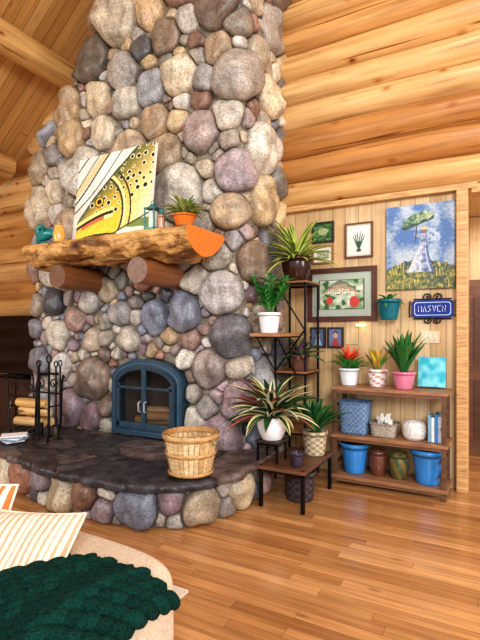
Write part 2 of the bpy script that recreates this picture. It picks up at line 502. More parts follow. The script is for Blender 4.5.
for sx in(-1,1):
    b.box((AX+sx*.2,3.745,.495),(.34,.025,.055),TEAL); b.box((AX+sx*.355,3.745,.70),(.035,.025,.46),TEAL)
    b.box((AX+sx*.2,3.745,.89),(.34,.025,.028),mulc(TEAL,.9))
    b.tube([(AX+sx*.038,3.73,.64),(AX+sx*.038,3.70,.65),(AX+sx*.038,3.70,.74),(AX+sx*.038,3.73,.75)],.009,C(170,170,170),8)
b.build('doors_and_surround',ins,bevel=.004)
b=MB(M_glass); o=archpts(.39,.455,.91,1.10)
b.add([(x,3.765,z) for x,z in o],[tuple(range(len(o)))],(.02,.02,.02),0,False); b.build('glass',ins)
b=MB(M_matte,M_log)
o=archpts(.45,.42,.95,1.17)
vs=[(x,3.89,z) for x,z in o]+[(x,4.4,z) for x,z in o]; n=len(o)
b.add(vs,[(k,(k+1)%n,n+(k+1)%n,n+k) for k in range(n)]+[tuple(range(n,2*n))],C(130,112,98),0,False)
for (x,y,z,l,a) in ((AX,4.0,.50,.6,.05),(AX+.03,4.13,.51,.55,-.1),(AX-.02,4.05,.60,.5,.12),(AX+.1,3.96,.56,.4,.3)):
    b.tube([(x-l/2,y-a*l/2,z),(x,y,z+.01),(x+l/2,y+a*l/2,z)],.05,C(200,156,110),12,1,capcol=C(220,180,130))
b.build('firebox',ins)

# ---------------------------------------------------------------- mantel (half log, flat side up)
def mantel_mat():
    t=NT('mantel_wood'); at=t.n('ShaderNodeVertexColor',layer_name='Col')
    g=t.noise(t.mapped((.9,16,16)),1.6,7,.7)
    col=t.mul(at.outputs[0],t.ramp(g,[(.3,(.40,.30,.21)),(.48,(1,1,1)),(.7,(1.25,1.2,1.1))]))
    b_=t.noise(t.mapped((1.6,5,5)),1.4,5,.7)
    col=t.mul(col,t.ramp(b_,[(.40,(.30,.20,.12)),(.52,(.92,.82,.68)),(.66,(1.12,1.1,1.05))]))
    vo=t.n('ShaderNodeTexVoronoi'); vo.inputs['Scale'].default_value=1.0; t.l(t.mapped((2.5,5,5)),vo.inputs['Vector'])
    col=t.mul(col,t.ramp(vo.outputs['Distance'],[(.10,(.18,.09,.05)),(.18,(.75,.55,.4)),(.28,(1,1,1))]))
    t.l(col,t.b.inputs['Base Color']); t.set(Roughness=.5); t.bump(b_,1.0,.045); return t.m
M_mantel=mantel_mat()
M_end=vc_mat('cut_log_end',.5,8,.8,1.15,.2,(1,6,6))
mt=empty('log_mantel')
b=MB(M_mantel,M_end)
xa,xb=-4.43,-2.29; n=140; vs=[];fs=[]
def mprof(x):
    w_=min(1,(xb-x)/.12)*min(1,(x-xa)/.12)
    e=(.02*noise.noise(Vector((x*3,0,0)))+.014*noise.noise(Vector((x*9,0,3))))*w_
    yf=3.19+.05*noise.noise(Vector((x*2.2,4,0)))*w_; zt=2.405+e*.3; zb=2.155+e*1.8+.02*math.sin(x*3)*w_
    P=[(3.84,zt),(3.6,zt),(3.4,zt),(3.3,zt),(yf+.03,zt-.002),(yf+.01,zt-.02)]
    for k in range(12):
        a=k/11*pi/2
        P.append((yf+.30-math.cos(a)*.30,zt-.04-(zt-.04-zb)*math.sin(a)))
    P+=[(3.60,zb+.03),(3.72,zb+.10),(3.84,zt-.03)] if x>-2.45 else [(3.60,zb+.01),(3.72,zb+.03),(3.84,zb+.08)]
    return P,w_
for i in range(n+1):
    x=xa+(xb-xa)*i/n; P,w_=mprof(x); m=len(P)
    for q,(y,z) in enumerate(P): 
        dn=(.06*noise.noise(Vector((x*4,y*5,z*6)))+.028*noise.noise(Vector((x*14,y*16,z*16))))*(.15+.85*w_)
        if q<5: dn*=.1
        vs.append((x,y+dn,z+dn*.4))
for i in range(n):
    for k in range(m): fs.append((i*m+k,i*m+(k+1)%m,(i+1)*m+(k+1)%m,(i+1)*m+k))
b.add(vs,fs,C(212,172,112))
b.add(vs[:m],[tuple(range(m))],C(204,148,88),1,False); b.add(vs[-m:],[tuple(range(m))[::-1]],C(220,124,48),1,False)
b.build('mantel_slab',mt)
b=MB(M_logy)
for x in (-3.98,-2.9):
    pts=[(x,3.27+i*.1,2.055) for i in range(7)]
    b.tube(pts,[.12,.128,.13,.133,.131,.134,.134],C(136,88,52),28,capcol=C(120,82,56))
b.build('corbels',mt)

# ---------------------------------------------------------------- painted panels
def canvas(b,w,h,nx,ny,fn,xf,mat=0):
    vs=[];fs=[];cs=[]
    for j in range(ny+1):
        for i in range(nx+1): vs.append((-w/2+w*i/nx,0,-h/2+h*j/ny))
    for j in range(ny):
        for i in range(nx):
            a=j*(nx+1)+i; fs.append((a,a+1,a+nx+2,a+nx+1)); cs.append(fn((i+.5)/nx,(j+.5)/ny))
    b.add(vs,fs,cs,mat,False,xf)
def ns(u,v,s,k=0): return noise.noise(Vector((u*s,v*s,k)))
spots=[]
for _ in range(900):
    s_=(random.uniform(.24,1),random.uniform(.30,1),random.uniform(.010,.024))
    if all((s_[0]-a)**2+(s_[1]-q)**2>(.07)**2 for a,q,r in spots): spots.append(s_)
def trout(u,v):
    top=.14+1.05*max(0,u-.03)**.78+.010*ns(u,v,5)
    if u<.05: top=-1
    if v>top:
        c=mixc(C(240,236,226),C(212,212,198),.5+ns(u,v,4))
        if v-top<.024 and u>.05: return C(28,34,24)
        q=v-1.1*u
        for k0,wd in ((.34,.010),(.50,.016),(.64,.010),(.80,.013)):
            if abs(q-k0-.05*math.sin(u*6+k0*9))<wd: return C(36,34,32)
        if .50<q<.64: return C(214,200,150)
        return c
    low=.02+.05*math.sin(u*4)+.60*max(0,u-.56)
    if v<low:
        if low-v<.018: return C(40,40,30)
        s=math.sin((u*9+v*22)+3*ns(u,v,3))
        return C(232,228,206) if s>-.3 else C(126,146,76)
    t=min(1,max(0,(v-low)/(max(.05,top-low))))
    c=mixc(C(250,212,60),C(210,174,62),min(1,t*1.3))
    c=mixc(c,C(92,104,58),min(1,max(0,t-.45)*1.8))
    c=mixc(c,C(240,232,190),max(0,min(1,(u-.60)*2.8))*max(0,1-t*1.15))
    mv=.13+.13*math.sin(u*3.0)+.08*u
    if u<.54:
        if abs(v-mv)<.017: return C(34,28,20)
        if mv-.06<v<mv-.017 and u>.12: return C(220,110,70) if u<.42 else C(240,226,160)
        if mv+.017<v<mv+.06: return C(252,236,140)
    e=math.hypot(u-.34,v-.44)
    if e<.030: return C(12,12,12)
    if e<.052: return C(230,180,60)
    if e<.064: return C(24,22,18)
    g=math.hypot((u-.26),(v-.28)*.85)
    if abs(g-.40)<.012 or (abs(g-.50)<.010 and v<.75): return C(54,54,36)
    if .412<g<.445: return C(236,226,150)
    for (a,q,r) in spots:
        d=(u-a)**2+(v-q)**2
        if q>.45*a+.05:
            if d<r*r: return C(18,18,16)
            if d<(r+.010)**2: return C(238,230,176)
    return mulc(c,1+.25*ns(u,v,30))
b=MB(M_paint,M_matte)
xf=Matrix.Translation((-3.42,3.50,2.875))@Matrix.Rotation(math.radians(-7),4,'X')
canvas(b,1.04,.92,180,160,trout,xf@Matrix.Translation((0,-.021,0)))
b.box((0,0,0),(1.04,.04,.92),C(225,220,205),1,xf); b.build('trout_painting')
def monet(u,v):
    n1=ns(u*1.3,v,4,1); n2=ns(u,v*1.6,18,4); n3=ns(u,v,50,8)
    c=mixc(C(88,122,170),C(178,190,200),min(1,max(0,.42+1.3*n1+.5*n2)))
    g=.25+.10*math.sin(u*3.2)+.03*n2
    if v<g:
        c=mixc(C(78,100,60),C(158,150,84),min(1,max(0,.45+n2*1.4))); c=mixc(c,C(50,72,84),max(0,.3+n1))
        if ns(u*3,v,16,2)>.28: c=C(190,170,90)
    # long dress swinging to the left, bodice, arm, head with hat and veil
    k=(v-.20)/.34
    if 0<k<1:
        hl=.045+.20*(1-k)**1.1; hr=.05+.09*(1-k)**1.5; cx=.56
        if cx-hl<u<cx+hr:
            f=(u-cx+hl)/(hl+hr); c=mixc(C(206,210,214),C(86,106,150),min(1,max(0,f*1.15+.8*n2)))
            if math.sin(f*16+k*3)>.75: c=mixc(c,C(226,228,226),.5)
    if .54<=v<.655:
        w_=.055+.02*abs(v-.59)/.06
        if abs(u-.565)<w_: c=mixc(C(168,176,192),C(84,100,140),min(1,max(0,(u-.51)*9+n2)))
    if abs((v-.625)-(.50-u)*.25)<.018 and .42<u<.55: c=C(150,156,176)
    if ((u-.565)/.036)**2+((v-.685)/.034)**2<1: c=C(140,104,86)
    if ((u-.565)/.060)**2+((v-.715)/.020)**2<1: c=C(196,180,140)
    if .56<v<.71 and .60<u<.70+.10*math.sin((.71-v)*12) and n2>-.2: c=mixc(c,C(200,208,218),.55)
    if abs(u-.44-.10*(v-.6))<.008 and .56<v<.80: c=C(84,70,60)
    dx,dy=(u-.47),(v-.80); rx=dx*.97+dy*.2; ry=-dx*.2*1.3+dy
    pr=(rx/.24)**2+(ry/.105)**2
    if pr<1 and ry>-.012-.012*math.cos(rx*40): c=mixc(C(74,112,84),C(184,194,156),max(0,min(1,(u-.32)*2.2+n2)))
    elif pr<1 and ry>-.045: c=C(60,84,76)
    return mulc(c,1+.3*n3)
b=MB(M_paint,M_matte); xf=Matrix.Translation((-.648,WY-.035,2.31))
canvas(b,.63,.82,120,156,monet,xf@Matrix.Translation((0,-.0165,0))); b.box((0,0,0),(.63,.03,.82),C(70,86,120),1,xf); b.build('parasol_painting')

def framed(name,x0,x1,z0,z1,fcol,fw,fn,nx,ny,y=WY-.02,fd=.03):
    b=MB(M_wood,M_paint,M_matte); w=x1-x0;h=z1-z0
    xf=Matrix.Translation(((x0+x1)/2,y,(z0+z1)/2))
    b.box((0,0,h/2-fw/2),(w,fd,fw),fcol,0,xf); b.box((0,0,-h/2+fw/2),(w,fd,fw),fcol,0,xf)
    b.box((-w/2+fw/2,0,0),(fw,fd,h-2*fw),fcol,0,xf); b.box((w/2-fw/2,0,0),(fw,fd,h-2*fw),fcol,0,xf)
    canvas(b,w-2*fw,h-2*fw,nx,ny,fn,xf@Matrix.Translation((0,-.004,0)),1)
    b.box((0,.008,0),(w-.01,.012,h-.01),C(60,50,40),2,xf)
    b.build(name)
def fishpic(u,v):
    if u<.13 or u>.87 or v<.17 or v>.83: return C(176,186,170) if min(u-.115,.885-u,(v-.15),(.85-v))<0 else C(90,90,70)
    c=mixc(C(130,160,116),C(216,220,200),min(1,max(0,.5+ns(u,v,7)*1.3)))
    f=.54+.13*math.sin((u-.2)*5.5); w=.13*math.sin(pi*min(1,max(0,(u-.18)/.62)))+.02
    if .18<u<.8 and abs(v-f)<w:
        t=(v-f)/w; c=mixc(C(240,232,200),C(106,116,86),(t+1)/2)
        if ns(u,v,45)>.28: c=C(60,60,46)
        if abs(t)<.18 : c=mixc(c,C(200,110,90),.5)
    elif ((u-.72)/.08)**2+((v-.33)/.13)**2<1 or ((u-.30)/.06)**2+((v-.36)/.09)**2<1: c=C(204,70,62)
    elif ns(u,v,10,5)>.12: c=C(60,104,58)
    return c
framed('framed_fish_print',-1.808,-1.063,1.59,2.16,C(92,52,38),.055,fishpic,90,64)
def sprig(u,v):
    c=C(232,228,218)
    if u<.05 or u>.95 or v<.04 or v>.96: return C(210,200,180)
    for k in (-.6,-.36,-.13,.13,.36,.6):
        cx=.5+k*(v-.2)*.9
        if .2<v<.82-abs(k)*.3 and abs(u-cx)<.022*(1-(v-.2)*1.0)+.006: return C(40,90,70)
    if .14<v<.22 and abs(u-.5)<.1: return C(90,80,60)
    return c
framed('framed_botanical_print',-1.394,-1.103,2.25,2.615,C(112,72,44),.018,sprig,54,66)
def greenpic(u,v):
    c=mixc(C(30,70,44),C(96,140,70),min(1,max(0,.5+1.4*ns(u,v,7))))
    if ((u-.5)/.3)**2+((v-.55)/.2)**2<1: c=mixc(C(190,190,140),c,.35)
    return c
framed('framed_green_picture',-1.76,-1.515,2.44,2.665,C(40,46,34),.022,greenpic,26,24)
def sm2(u,v):
    if u<.16 or u>.84 or v<.18 or v>.82: return C(232,226,206)
    return mixc(C(120,140,100),C(200,196,160),min(1,max(0,.5+1.4*ns(u,v,6,3))))
framed('framed_landscape_picture',-1.755,-1.52,2.215,2.41,C(150,112,64),.018,sm2,26,22)
def ph(seed,bg):
    def f(u,v):
        c=bg
        if ((u-.5)/.17)**2+((v-.62)/.17)**2<1: c=C(206,160,130)
        elif ((u-.5)/.2)**2+((v-.68)/.2)**2<1: c=C(60,40,30)
        elif v<.45 and abs(u-.5)<.12+.5*(.45-v): c=C(170,70,60) if seed else C(170,190,210)
        return c
    return f
framed('framed_photo',-1.78,-1.605,1.31,1.53,C(64,44,36),.02,ph(0,C(90,110,140)),22,26)
framed('framed_photo.001',-1.585,-1.41,1.31,1.53,C(60,44,40),.02,ph(1,C(110,124,160)),22,26)

# blue sign with iron scrolls
b=MB(M_gl,M_iron); cx,cz=-.537,1.705
def rr(w,h,r,n=6):
    P=[]
    for (sx,sz,a0) in((1,1,0),(-1,1,pi/2),(-1,-1,pi),(1,-1,1.5*pi)):
        for k in range(n+1):
            a=a0+pi/2*k/n; P.append((sx*(w/2-r)+r*math.cos(a),sz*(h/2-r)+r*math.sin(a)))
    return P
P=rr(.37,.17,.035); n=len(P)
b.add([(cx+x,WY-.04,cz+z) for x,z in P]+[(cx+x,WY-.01,cz+z) for x,z in P],[tuple(range(n)),tuple(range(n,2*n))]+[(k,(k+1)%n,n+(k+1)%n,n+k) for k in range(n)],C(20,42,130),0,False)
P=rr(.33,.13,.028); 
b.add([(cx+x,WY-.042,cz+z) for x,z in P],[tuple(range(n))],C(190,205,225),0,False)
P=rr(.315,.115,.026); b.add([(cx+x,WY-.0435,cz+z) for x,z in P],[tuple(range(n))],C(22,48,140),0,False)
GL=[[(0,0),(0,1),(.5,.4),(1,1),(1,0)],[(0,0),(.5,1),(1,0)],[(1,1),(0,.9),(.9,.3),(0,0)],[(0,1),(.5,0),(1,1)],[(1,1),(0,.9),(0,.1),(1,0)],[(0,0),(0,1),(1,0),(1,1)]]
for k in range(6):
    x=cx-.125+k*.043; pts=[(x+p*.028,WY-.047,cz-.03+q*.06) for p,q in GL[k]]
    b.tube(pts,.0035,C(232,236,240),5)
def scroll(b,c,r,sg,flip,mat=1):
    pts=[]
    for k in range(26):
        a=k/25*pi*2.6; q=r*(1-k/25*.75)
        pts.append((c[0]+sg*(math.cos(a)*q-r),c[1],c[2]+flip*math.sin(a)*q))
    b.tube(pts,.007,C(30,28,28),6,mat)
for sg in(-1,1):
    scroll(b,(cx+sg*.01,WY-.03,cz+.108),.042,-sg,1); scroll(b,(cx+sg*.01,WY-.03,cz-.108),.036,-sg,-1)
    b.tube([(cx+sg*.18,WY-.03,cz-.05),(cx+sg*.205,WY-.03,cz-.08),(cx+sg*.21,WY-.03,cz),(cx+sg*.205,WY-.03,cz+.08),(cx+sg*.18,WY-.03,cz+.05)],.006,C(30,28,28),6,1)
b.tube([(cx-.17,WY-.03,cz+.095),(cx+.17,WY-.03,cz+.095)],.006,C(30,28,28),6,1)
b.tube([(cx-.17,WY-.03,cz-.095),(cx+.17,WY-.03,cz-.095)],.006,C(30,28,28),6,1)
b.build('blue_house_sign')
b=MB(M_matte); b.box((-.56,WY-.006,1.43),(.17,.012,.12),C(222,206,176))
for k in(-1,0,1): b.box((-.56+k*.046,WY-.016,1.43),(.014,.014,.03),C(240,232,214))
b.build('light_switch',bevel=.003)
b=MB(M_glow,M_iron); b.lathe((-1.22,WY-.05,1.54),[(.0,0),(.05,0),(.05,.02),(.0,.02)],(1,1,1),20,0); b.box((-1.22,WY-.02,1.55),(.05,.06,.015),C(60,50,40),1)
b.build('picture_light')

# ---------------------------------------------------------------- pots and plants
SOIL=C(50,36,26)
def pot(b,c,r0,r1,h,col,mat,soil=True,rim=.012,fn=None,n=32,belly=0):
    P=[(0.001,0),(r0*.96,0),(r0,.008)]
    for k in range(1,9):
        t=k/8; P.append((r0+(r1-r0)*t+belly*math.sin(pi*t),.008+(h-.008)*t))
    if rim: P.insert(-1,(P[-2][0]+(r1-r0)/8*.6,h*.86)); P[-1]=(r1+rim,h*.87); P.append((r1+rim,h))
    P+=[(r1-.012,h),(r1-.016,h-.03)]
    b.lathe(c,P,col,n,mat,fn)
    b.lathe(c,[(r1-.015,h-.028),(.001,h-.02)],SOIL if soil else mulc(col if not isinstance(col,list) else col[0],.4),n,mat)
def rosette(b,c,n,ln,w,e,dr,ces,cms,mat=1,jit=.25,segs=9,fold=.25,azr=None):
    for k in range(n):
        t=k/n; az=k*2.399963+random.uniform(-.2,.2)
        if azr: az=random.uniform(*azr)
        e0=e[0]+(e[1]-e[0])*t+random.uniform(-jit,jit)*.5
        l=ln*random.uniform(.75,1.1)
        b.leaf((c[0]+.01*math.cos(az),c[1]+.01*math.sin(az),c[2]),az,l,w*random.uniform(.85,1.1),e0,dr*random.uniform(.7,1.2),random.choice(ces),random.choice(cms),segs,mat,fold)

TX,TY=-1.79,4.42
b=MB(M_gl,M_leaf)
pot(b,(TX,TY,1.992),.10,.15,.25,C(62,36,28),0,belly=.02)
rosette(b,(TX,TY,2.2),46,.48,.052,(.1,1.45),.85,[C(214,220,120),C(196,206,104)],[C(84,124,50),C(110,146,62)],azr=(pi*.98,pi*2.02))
rosette(b,(TX,TY,2.2),14,.32,.045,(.7,1.45),.6,[C(214,220,120)],[C(84,124,50)],azr=(.2,3.0))
b.build('potted_spider_plant',ymax=YM)
b=MB(M_gl,M_leaf); c=(-1.86,3.92,1.472)
pot(b,c,.08,.105,.19,C(236,236,234),0,rim=.006)
for k in range(16):
    az=k*2.4; l=random.uniform(.18,.40); e=1.5-.5*random.random()
    base=Vector((c[0],c[1],c[2]+.16)); dirv=Vector((math.cos(az)*math.cos(e),math.sin(az)*math.cos(e),math.sin(e)))
    tip=base+dirv*l
    b.tube([base,tip],.005,C(80,130,60),6,1)
    for q in range(9):
        p=base+dirv*l*(.35+.65*q/8)
        b.leaf(p,az+(1.3 if q%2 else -1.3)+random.uniform(-.4,.4),random.uniform(.09,.14),.05,.7,.9,random.choice([C(40,110,50),C(60,136,60)]),C(84,164,76),6,1)
b.build('potted_green_plant')
b=MB(M_gl,M_leaf); c=(-1.72,4.36,1.092)
pot(b,c,.07,.09,.16,C(110,72,58),0)
rosette(b,(c[0],c[1],c[2]+.13),34,.25,.065,(.3,1.45),1.0,[C(116,72,84),C(80,130,66)],[C(150,104,116),C(70,112,58)])
b.build('potted_purple_plant')
b=MB(M_gl,M_leaf); c=(-1.73,3.70,.542)
pot(b,c,.09,.125,.20,C(238,238,238),0,rim=0,belly=.02)
rosette(b,(c[0],c[1],c[2]+.17),84,.48,.076,(.25,1.5),1.15,[C(216,208,150),C(180,90,76),C(50,84,46),C(226,220,180)],[C(34,68,40),C(44,80,44),C(30,56,38)])
b.build('potted_dracaena')
b=MB(M_weave,M_leaf); c=(-1.47,4.08,.352)
pot(b,c,.09,.115,.22,C(206,190,160),0,rim=.004,fn=lambda a,i: C(212,198,170) if (int(a*16)+i)%2 else C(168,146,112))
rosette(b,(c[0],c[1],c[2]+.19),42,.38,.072,(.8,1.5),.7,[C(36,86,44),C(56,110,54)],[C(30,78,40),C(100,146,84)])
b.build('potted_leafy_plant')

# stands
BL=C(26,25,27); WB=C(150,98,56)
def stand(name,x0,x1,y0,y1,z0,z1,shelves,thick=.02,leg=.02,brace=None,bc=WB,extra=None):
    b=MB(M_iron,M_wood)
    for x in(x0+leg/2,x1-leg/2):
        for y in(y0+leg/2,y1-leg/2): b.box((x,y,(z0+z1)/2),(leg,leg,z1-z0),BL)
    for z in shelves:
        b.box(((x0+x1)/2,(y0+y1)/2,z-thick/2),(x1-x0+.02,y1-y0+.02,thick),bc,1)
        b.box(((x0+x1)/2,y0+leg/2,z-thick-.01),(x1-x0,leg,.02),BL); b.box(((x0+x1)/2,y1-leg/2,z-thick-.01),(x1-x0,leg,.02),BL)
        b.box((x0+leg/2,(y0+y1)/2,z-thick-.01),(leg,y1-y0,.02),BL); b.box((x1-leg/2,(y0+y1)/2,z-thick-.01),(leg,y1-y0,.02),BL)
    if brace:
        for (p,q) in brace: b.tube([p,q],.009,BL,6)
    if extra: extra(b)
    return b.build(name,bevel=.002)
def plank(b):
    b.box((-1.845,4.18,1.455),(.30,.80,.03),C(170,118,74),1)
    for x in(-1.95,-1.74):
        b.tube([(x,3.84,1.43),(x,4.29,1.05)],.008,BL,6)
        b.box((x,4.10,1.433),(.016,.6,.014),BL)
stand('tall_plant_stand',-1.97,-1.63,4.27,4.66,0,1.985,[1.09,1.988,.5],brace=[((-1.95,4.265,1.97),(-1.64,4.265,1.50)),((-1.64,4.265,1.50),(-1.95,4.265,1.09)),((-1.95,4.265,1.07),(-1.64,4.265,.6))],extra=plank)
stand('low_plant_table',-1.77,-1.36,3.52,4.24,0,.35,[.35],leg=.03,thick=.03,bc=C(112,76,52))
stand('small_plant_stool',-1.83,-1.63,3.60,3.80,.352,.54,[.54],leg=.018,bc=C(60,44,34))
b=MB(M_weave); pot(b,(-1.53,3.86,.001),.12,.14,.26,C(70,58,58),0,soil=False,fn=lambda a,i: C(84,70,68) if (int(a*20)+i)%2 else C(50,44,46)); b.build('dark_woven_basket')
b=MB(M_gl); pot(b,(-1.47,3.64,.352),.045,.06,.12,C(60,50,66),0); b.build('small_dark_pot')

# shelf unit
b=MB(M_wood)
SX0,SX1,SY0,SY1=-1.40,-.38,4.38,4.76
SC=C(122,86,62)
for x in(SX0+.02,SX1-.02):
    for y in(SY0+.02,SY1-.02): b.box((x,y,.46),(.04,.04,.92),mulc(SC,.7))
    for z in(.2,.33,.62,.77): b.box((x,(SY0+SY1)/2,z),(.025,SY1-SY0-.08,.03),mulc(SC,.7))
for z in(.10,.49,.95): 
    b.box(((SX0+SX1)/2,(SY0+SY1)/2,z-.015),(SX1-SX0+.03,SY1-SY0+.02,.03),C(160,114,80))
    b.box(((SX0+SX1)/2,SY0+.01,z-.045),(SX1-SX0-.08,.02,.03),SC)
b.build('shelf_unit',bevel=.003)
Zt,Zm,Zb=.952,.492,.102
b=MB(M_gl,M_leaf); c=(-1.285,4.57,Zt); pot(b,c,.075,.10,.17,C(230,232,234),0,rim=.004)
rosette(b,(c[0],c[1],c[2]+.14),26,.25,.058,(.5,1.3),.8,[C(50,130,60),C(80,150,70)],[C(60,140,60),C(120,170,80)])
rosette(b,(c[0],c[1],c[2]+.2),16,.21,.042,(.7,1.5),.6,[C(222,60,44),C(232,90,50)],[C(226,76,54)])
b.build('potted_bromeliad',ymax=YM)
b=MB(M_gl,M_leaf); c=(-1.01,4.57,Zt); pot(b,c,.07,.095,.17,C(230,226,220),0,rim=.004,fn=lambda a,i: C(206,150,140) if (int(a*12)+i)%3==0 else C(234,230,224))
rosette(b,(c[0],c[1],c[2]+.14),28,.24,.05,(1.0,1.5),.45,[C(240,200,70),C(232,140,66),C(100,160,66)],[C(120,160,66),C(224,186,66)])
b.build('potted_croton',ymax=YM)
b=MB(M_gl,M_leaf); c=(-.755,4.52,Zt); pot(b,c,.075,.105,.16,C(212,124,148),0,rim=.004)
rosette(b,(c[0],c[1],c[2]+.12),32,.42,.072,(1.1,1.5),.35,[C(36,96,44),C(56,116,52)],[C(44,104,50),C(90,140,70)])
b.build('potted_zamioculcas',ymax=YM-.03)
b=MB(M_matte,M_paint)
def teal(u,v): return mixc(C(40,176,196),C(130,214,220),min(1,max(0,.5+ns(u,v,4,2)*1.4-.4*(v-.5))))
xf=Matrix.Translation((-.53,4.69,Zt+.152))@Matrix.Rotation(math.radians(-8),4,'X')
canvas(b,.24,.28,24,28,teal,xf@Matrix.Translation((0,-.0165,0)),1); b.box((0,0,0),(.24,.03,.28),C(60,170,186),0,xf); b.build('turquoise_canvas')
def rect_basket(name,c,w,d,h,c1,c2,taper=.88):
    b=MB(M_weave); n=40; rows=12; vs=[];fs=[];cs=[]
    def sq(a,k): 
        p=5; ca,sa=math.cos(a),math.sin(a)
        r=1/((abs(ca)**p+abs(sa)**p)**(1/p)); return ca*r*w/2*k,sa*r*d/2*k
    lv=[(0,.0)]+[(taper+(1-taper)*j/rows,h*j/rows) for j in range(rows+1)]+[(.93,h),(.92,h*.6),(0.0,h*.6)]
    for (k,z) in lv:
        for i in range(n):
            x,y=sq(2*pi*i/n,k+(.012 if (i+int(z*100))%2 else 0)); vs.append((c[0]+x,c[1]+y,c[2]+z))
    for j in range(len(lv)-1):
        for i in range(n):
            fs.append((j*n+i,j*n+(i+1)%n,(j+1)*n+(i+1)%n,(j+1)*n+i)); cs.append(c1 if (i+j)%2 else c2)
    b.add(vs,fs,cs)
    b.tube([(c[0]+sq(2*pi*i/30,1.0)[0],c[1]+sq(2*pi*i/30,1.0)[1],c[2]+h) for i in range(30)],.01,c2,8,closed=True)
    b.build(name)
rect_basket('blue_woven_basket',(-1.215,4.54,Zm),.29,.26,.30,C(120,148,180),C(98,126,160))
rect_basket('grey_basket',(-.935,4.54,Zm),.25,.22,.12,C(196,186,170),C(156,144,128))
b=MB(M_matte)
def blob(b,p,r,col,seed,amp=.35):
    vs=[];fs=[];n=10;m=16
    for i in range(n+1):
        ph_=-pi/2+pi*i/n
        for k in range(m):
            th=2*pi*k/m; d=Vector((math.cos(ph_)*math.cos(th),math.cos(ph_)*math.sin(th),math.sin(ph_)))
            q=r*(1+amp*noise.noise(d*2.2+Vector((seed,0,0)))+amp*.4*abs(math.sin(6*th)))
            vs.append(Vector(p)+d*q)
    for i in range(n):
        for k in range(m): fs.append((i*m+k,i*m+(k+1)%m,(i+1)*m+(k+1)%m,(i+1)*m+k))
    b.add(vs,fs,col)
for k in range(9):
    blob(b,(-.935+random.uniform(-.075,.075),4.53+random.uniform(-.05,.05),Zm+.13+random.uniform(0,.03)),random.uniform(.022,.036),random.choice([C(238,232,222),C(226,212,196),C(240,236,230)]),k*3.3)
for k in range(9):
    x=-.93+random.uniform(-.05,.05); y=4.53+random.uniform(-.03,.03); a=random.uniform(-.7,.7)
    b.tube([(x,y,Zm+.14),(x+a*.03,y,Zm+.175),(x+a*.07,y+.01,Zm+.21)],[.010,.008,.004],C(240,236,228),6)
b.build('coral_and_shell_pile')
b=MB(M_weave); c=(-.665,4.52,Zm)
b.lathe(c,[(.001,0),(.08,0),(.1,.03),(.105,.08),(.1,.13),(.085,.165),(.07,.16),(.07,.1),(.001,.1)],C(232,228,220),28); b.build('white_bowl')
b=MB(M_matte)
for k,(cc,h) in enumerate(((C(130,180,210),.24),(C(236,236,232),.22),(C(60,130,190),.25),(C(206,216,222),.23))):
    b.box((-.525+k*.028,4.54,Zm+h/2+.001),(.025,.16,h),cc)
b.build('books',bevel=.002)
BLUE=C(58,136,204)
b=MB(M_gl); pot(b,(-1.225,4.55,Zb),.10,.135,.29,BLUE,0,rim=.010); b.build('blue_pot')
b=MB(M_gl); pot(b,(-.55,4.54,Zb),.10,.14,.31,BLUE,0,rim=.010); b.build('blue_pot.001')
b=MB(M_gl); pot(b,(-1.00,4.56,Zb),.065,.065,.24,C(116,70,52),0,rim=.008,belly=.02); b.build('brown_pot')
b=MB(M_gl); pot(b,(-.805,4.55,Zb),.06,.07,.24,C(80,96,60),0,rim=.008,belly=.03,fn=lambda a,i: mixc(C(64,92,66),C(140,110,60),.5+.5*math.sin(a*40+i))); b.build('green_ceramic_pot')
b=MB(M_gl,M_leaf); c=(-.925,WY-.125,1.60)
pot(b,c,.08,.115,.20,C(16,104,116),0,rim=.006)
rosette(b,(c[0],c[1],c[2]+.17),14,.14,.05,(.1,1.2),1.2,[C(60,120,70)],[C(80,150,90)])
b.build('wall_planter',ymax=WY-.003)

# ---------------------------------------------------------------- bushel basket
b=MB(M_wood,M_iron); c=(-2.105,3.0,.378); N=30; h=.32; r0,r1=.16,.212
for k in range(N):
    a0=2*pi*(k+.06)/N;a1=2*pi*(k+.94)/N; col=mulc(random.choice([C(218,186,134),C(204,168,114),C(228,200,154)]),random.uniform(.85,1.05))
    vs=[]
    for rr_ in (0,-.006):
        for (t) in (0,.5,1):
            r=r0+(r1-r0)*t+rr_+.008*math.sin(pi*t)
            vs+=[(c[0]+r*math.cos(a0),c[1]+r*math.sin(a0),c[2]+h*t),(c[0]+r*math.cos(a1),c[1]+r*math.sin(a1),c[2]+h*t)]
    b.add(vs,[(0,1,3,2),(2,3,5,4),(6,8,9,7),(8,10,11,9),(4,5,11,10),(0,2,8,6),(2,4,10,8),(1,7,9,3),(3,9,11,5)],col,0,False)
b.lathe(c,[(.001,.012),(r0,.012)],C(150,112,70),30)
for (z,hh) in ((.005,.025),(.15,.03),(.275,.042)):
    r=r0+(r1-r0)*z/h+.012+.004; r2=r0+(r1-r0)*(z+hh)/h+.016
    b.lathe(c,[(r-.004,z),(r,z),(r2,z+hh),(r2-.004,z+hh)],C(200,156,100),36)
b.lathe(c,[(r1-.014,.275),(r1-.016,h),(r1-.006,h+.003)],C(176,130,76),36)
for sg in(-1,1):
    pts=[]
    for k in range(13):
        a=pi*k/12; pts.append((c[0]+sg*(r1+.012)+sg*.02*math.sin(a),c[1]+.06*math.cos(a),c[2]+.29-.05*math.sin(a)))
    b.tube(pts,.004,C(120,110,100),6,1)
b.build('bushel_basket')

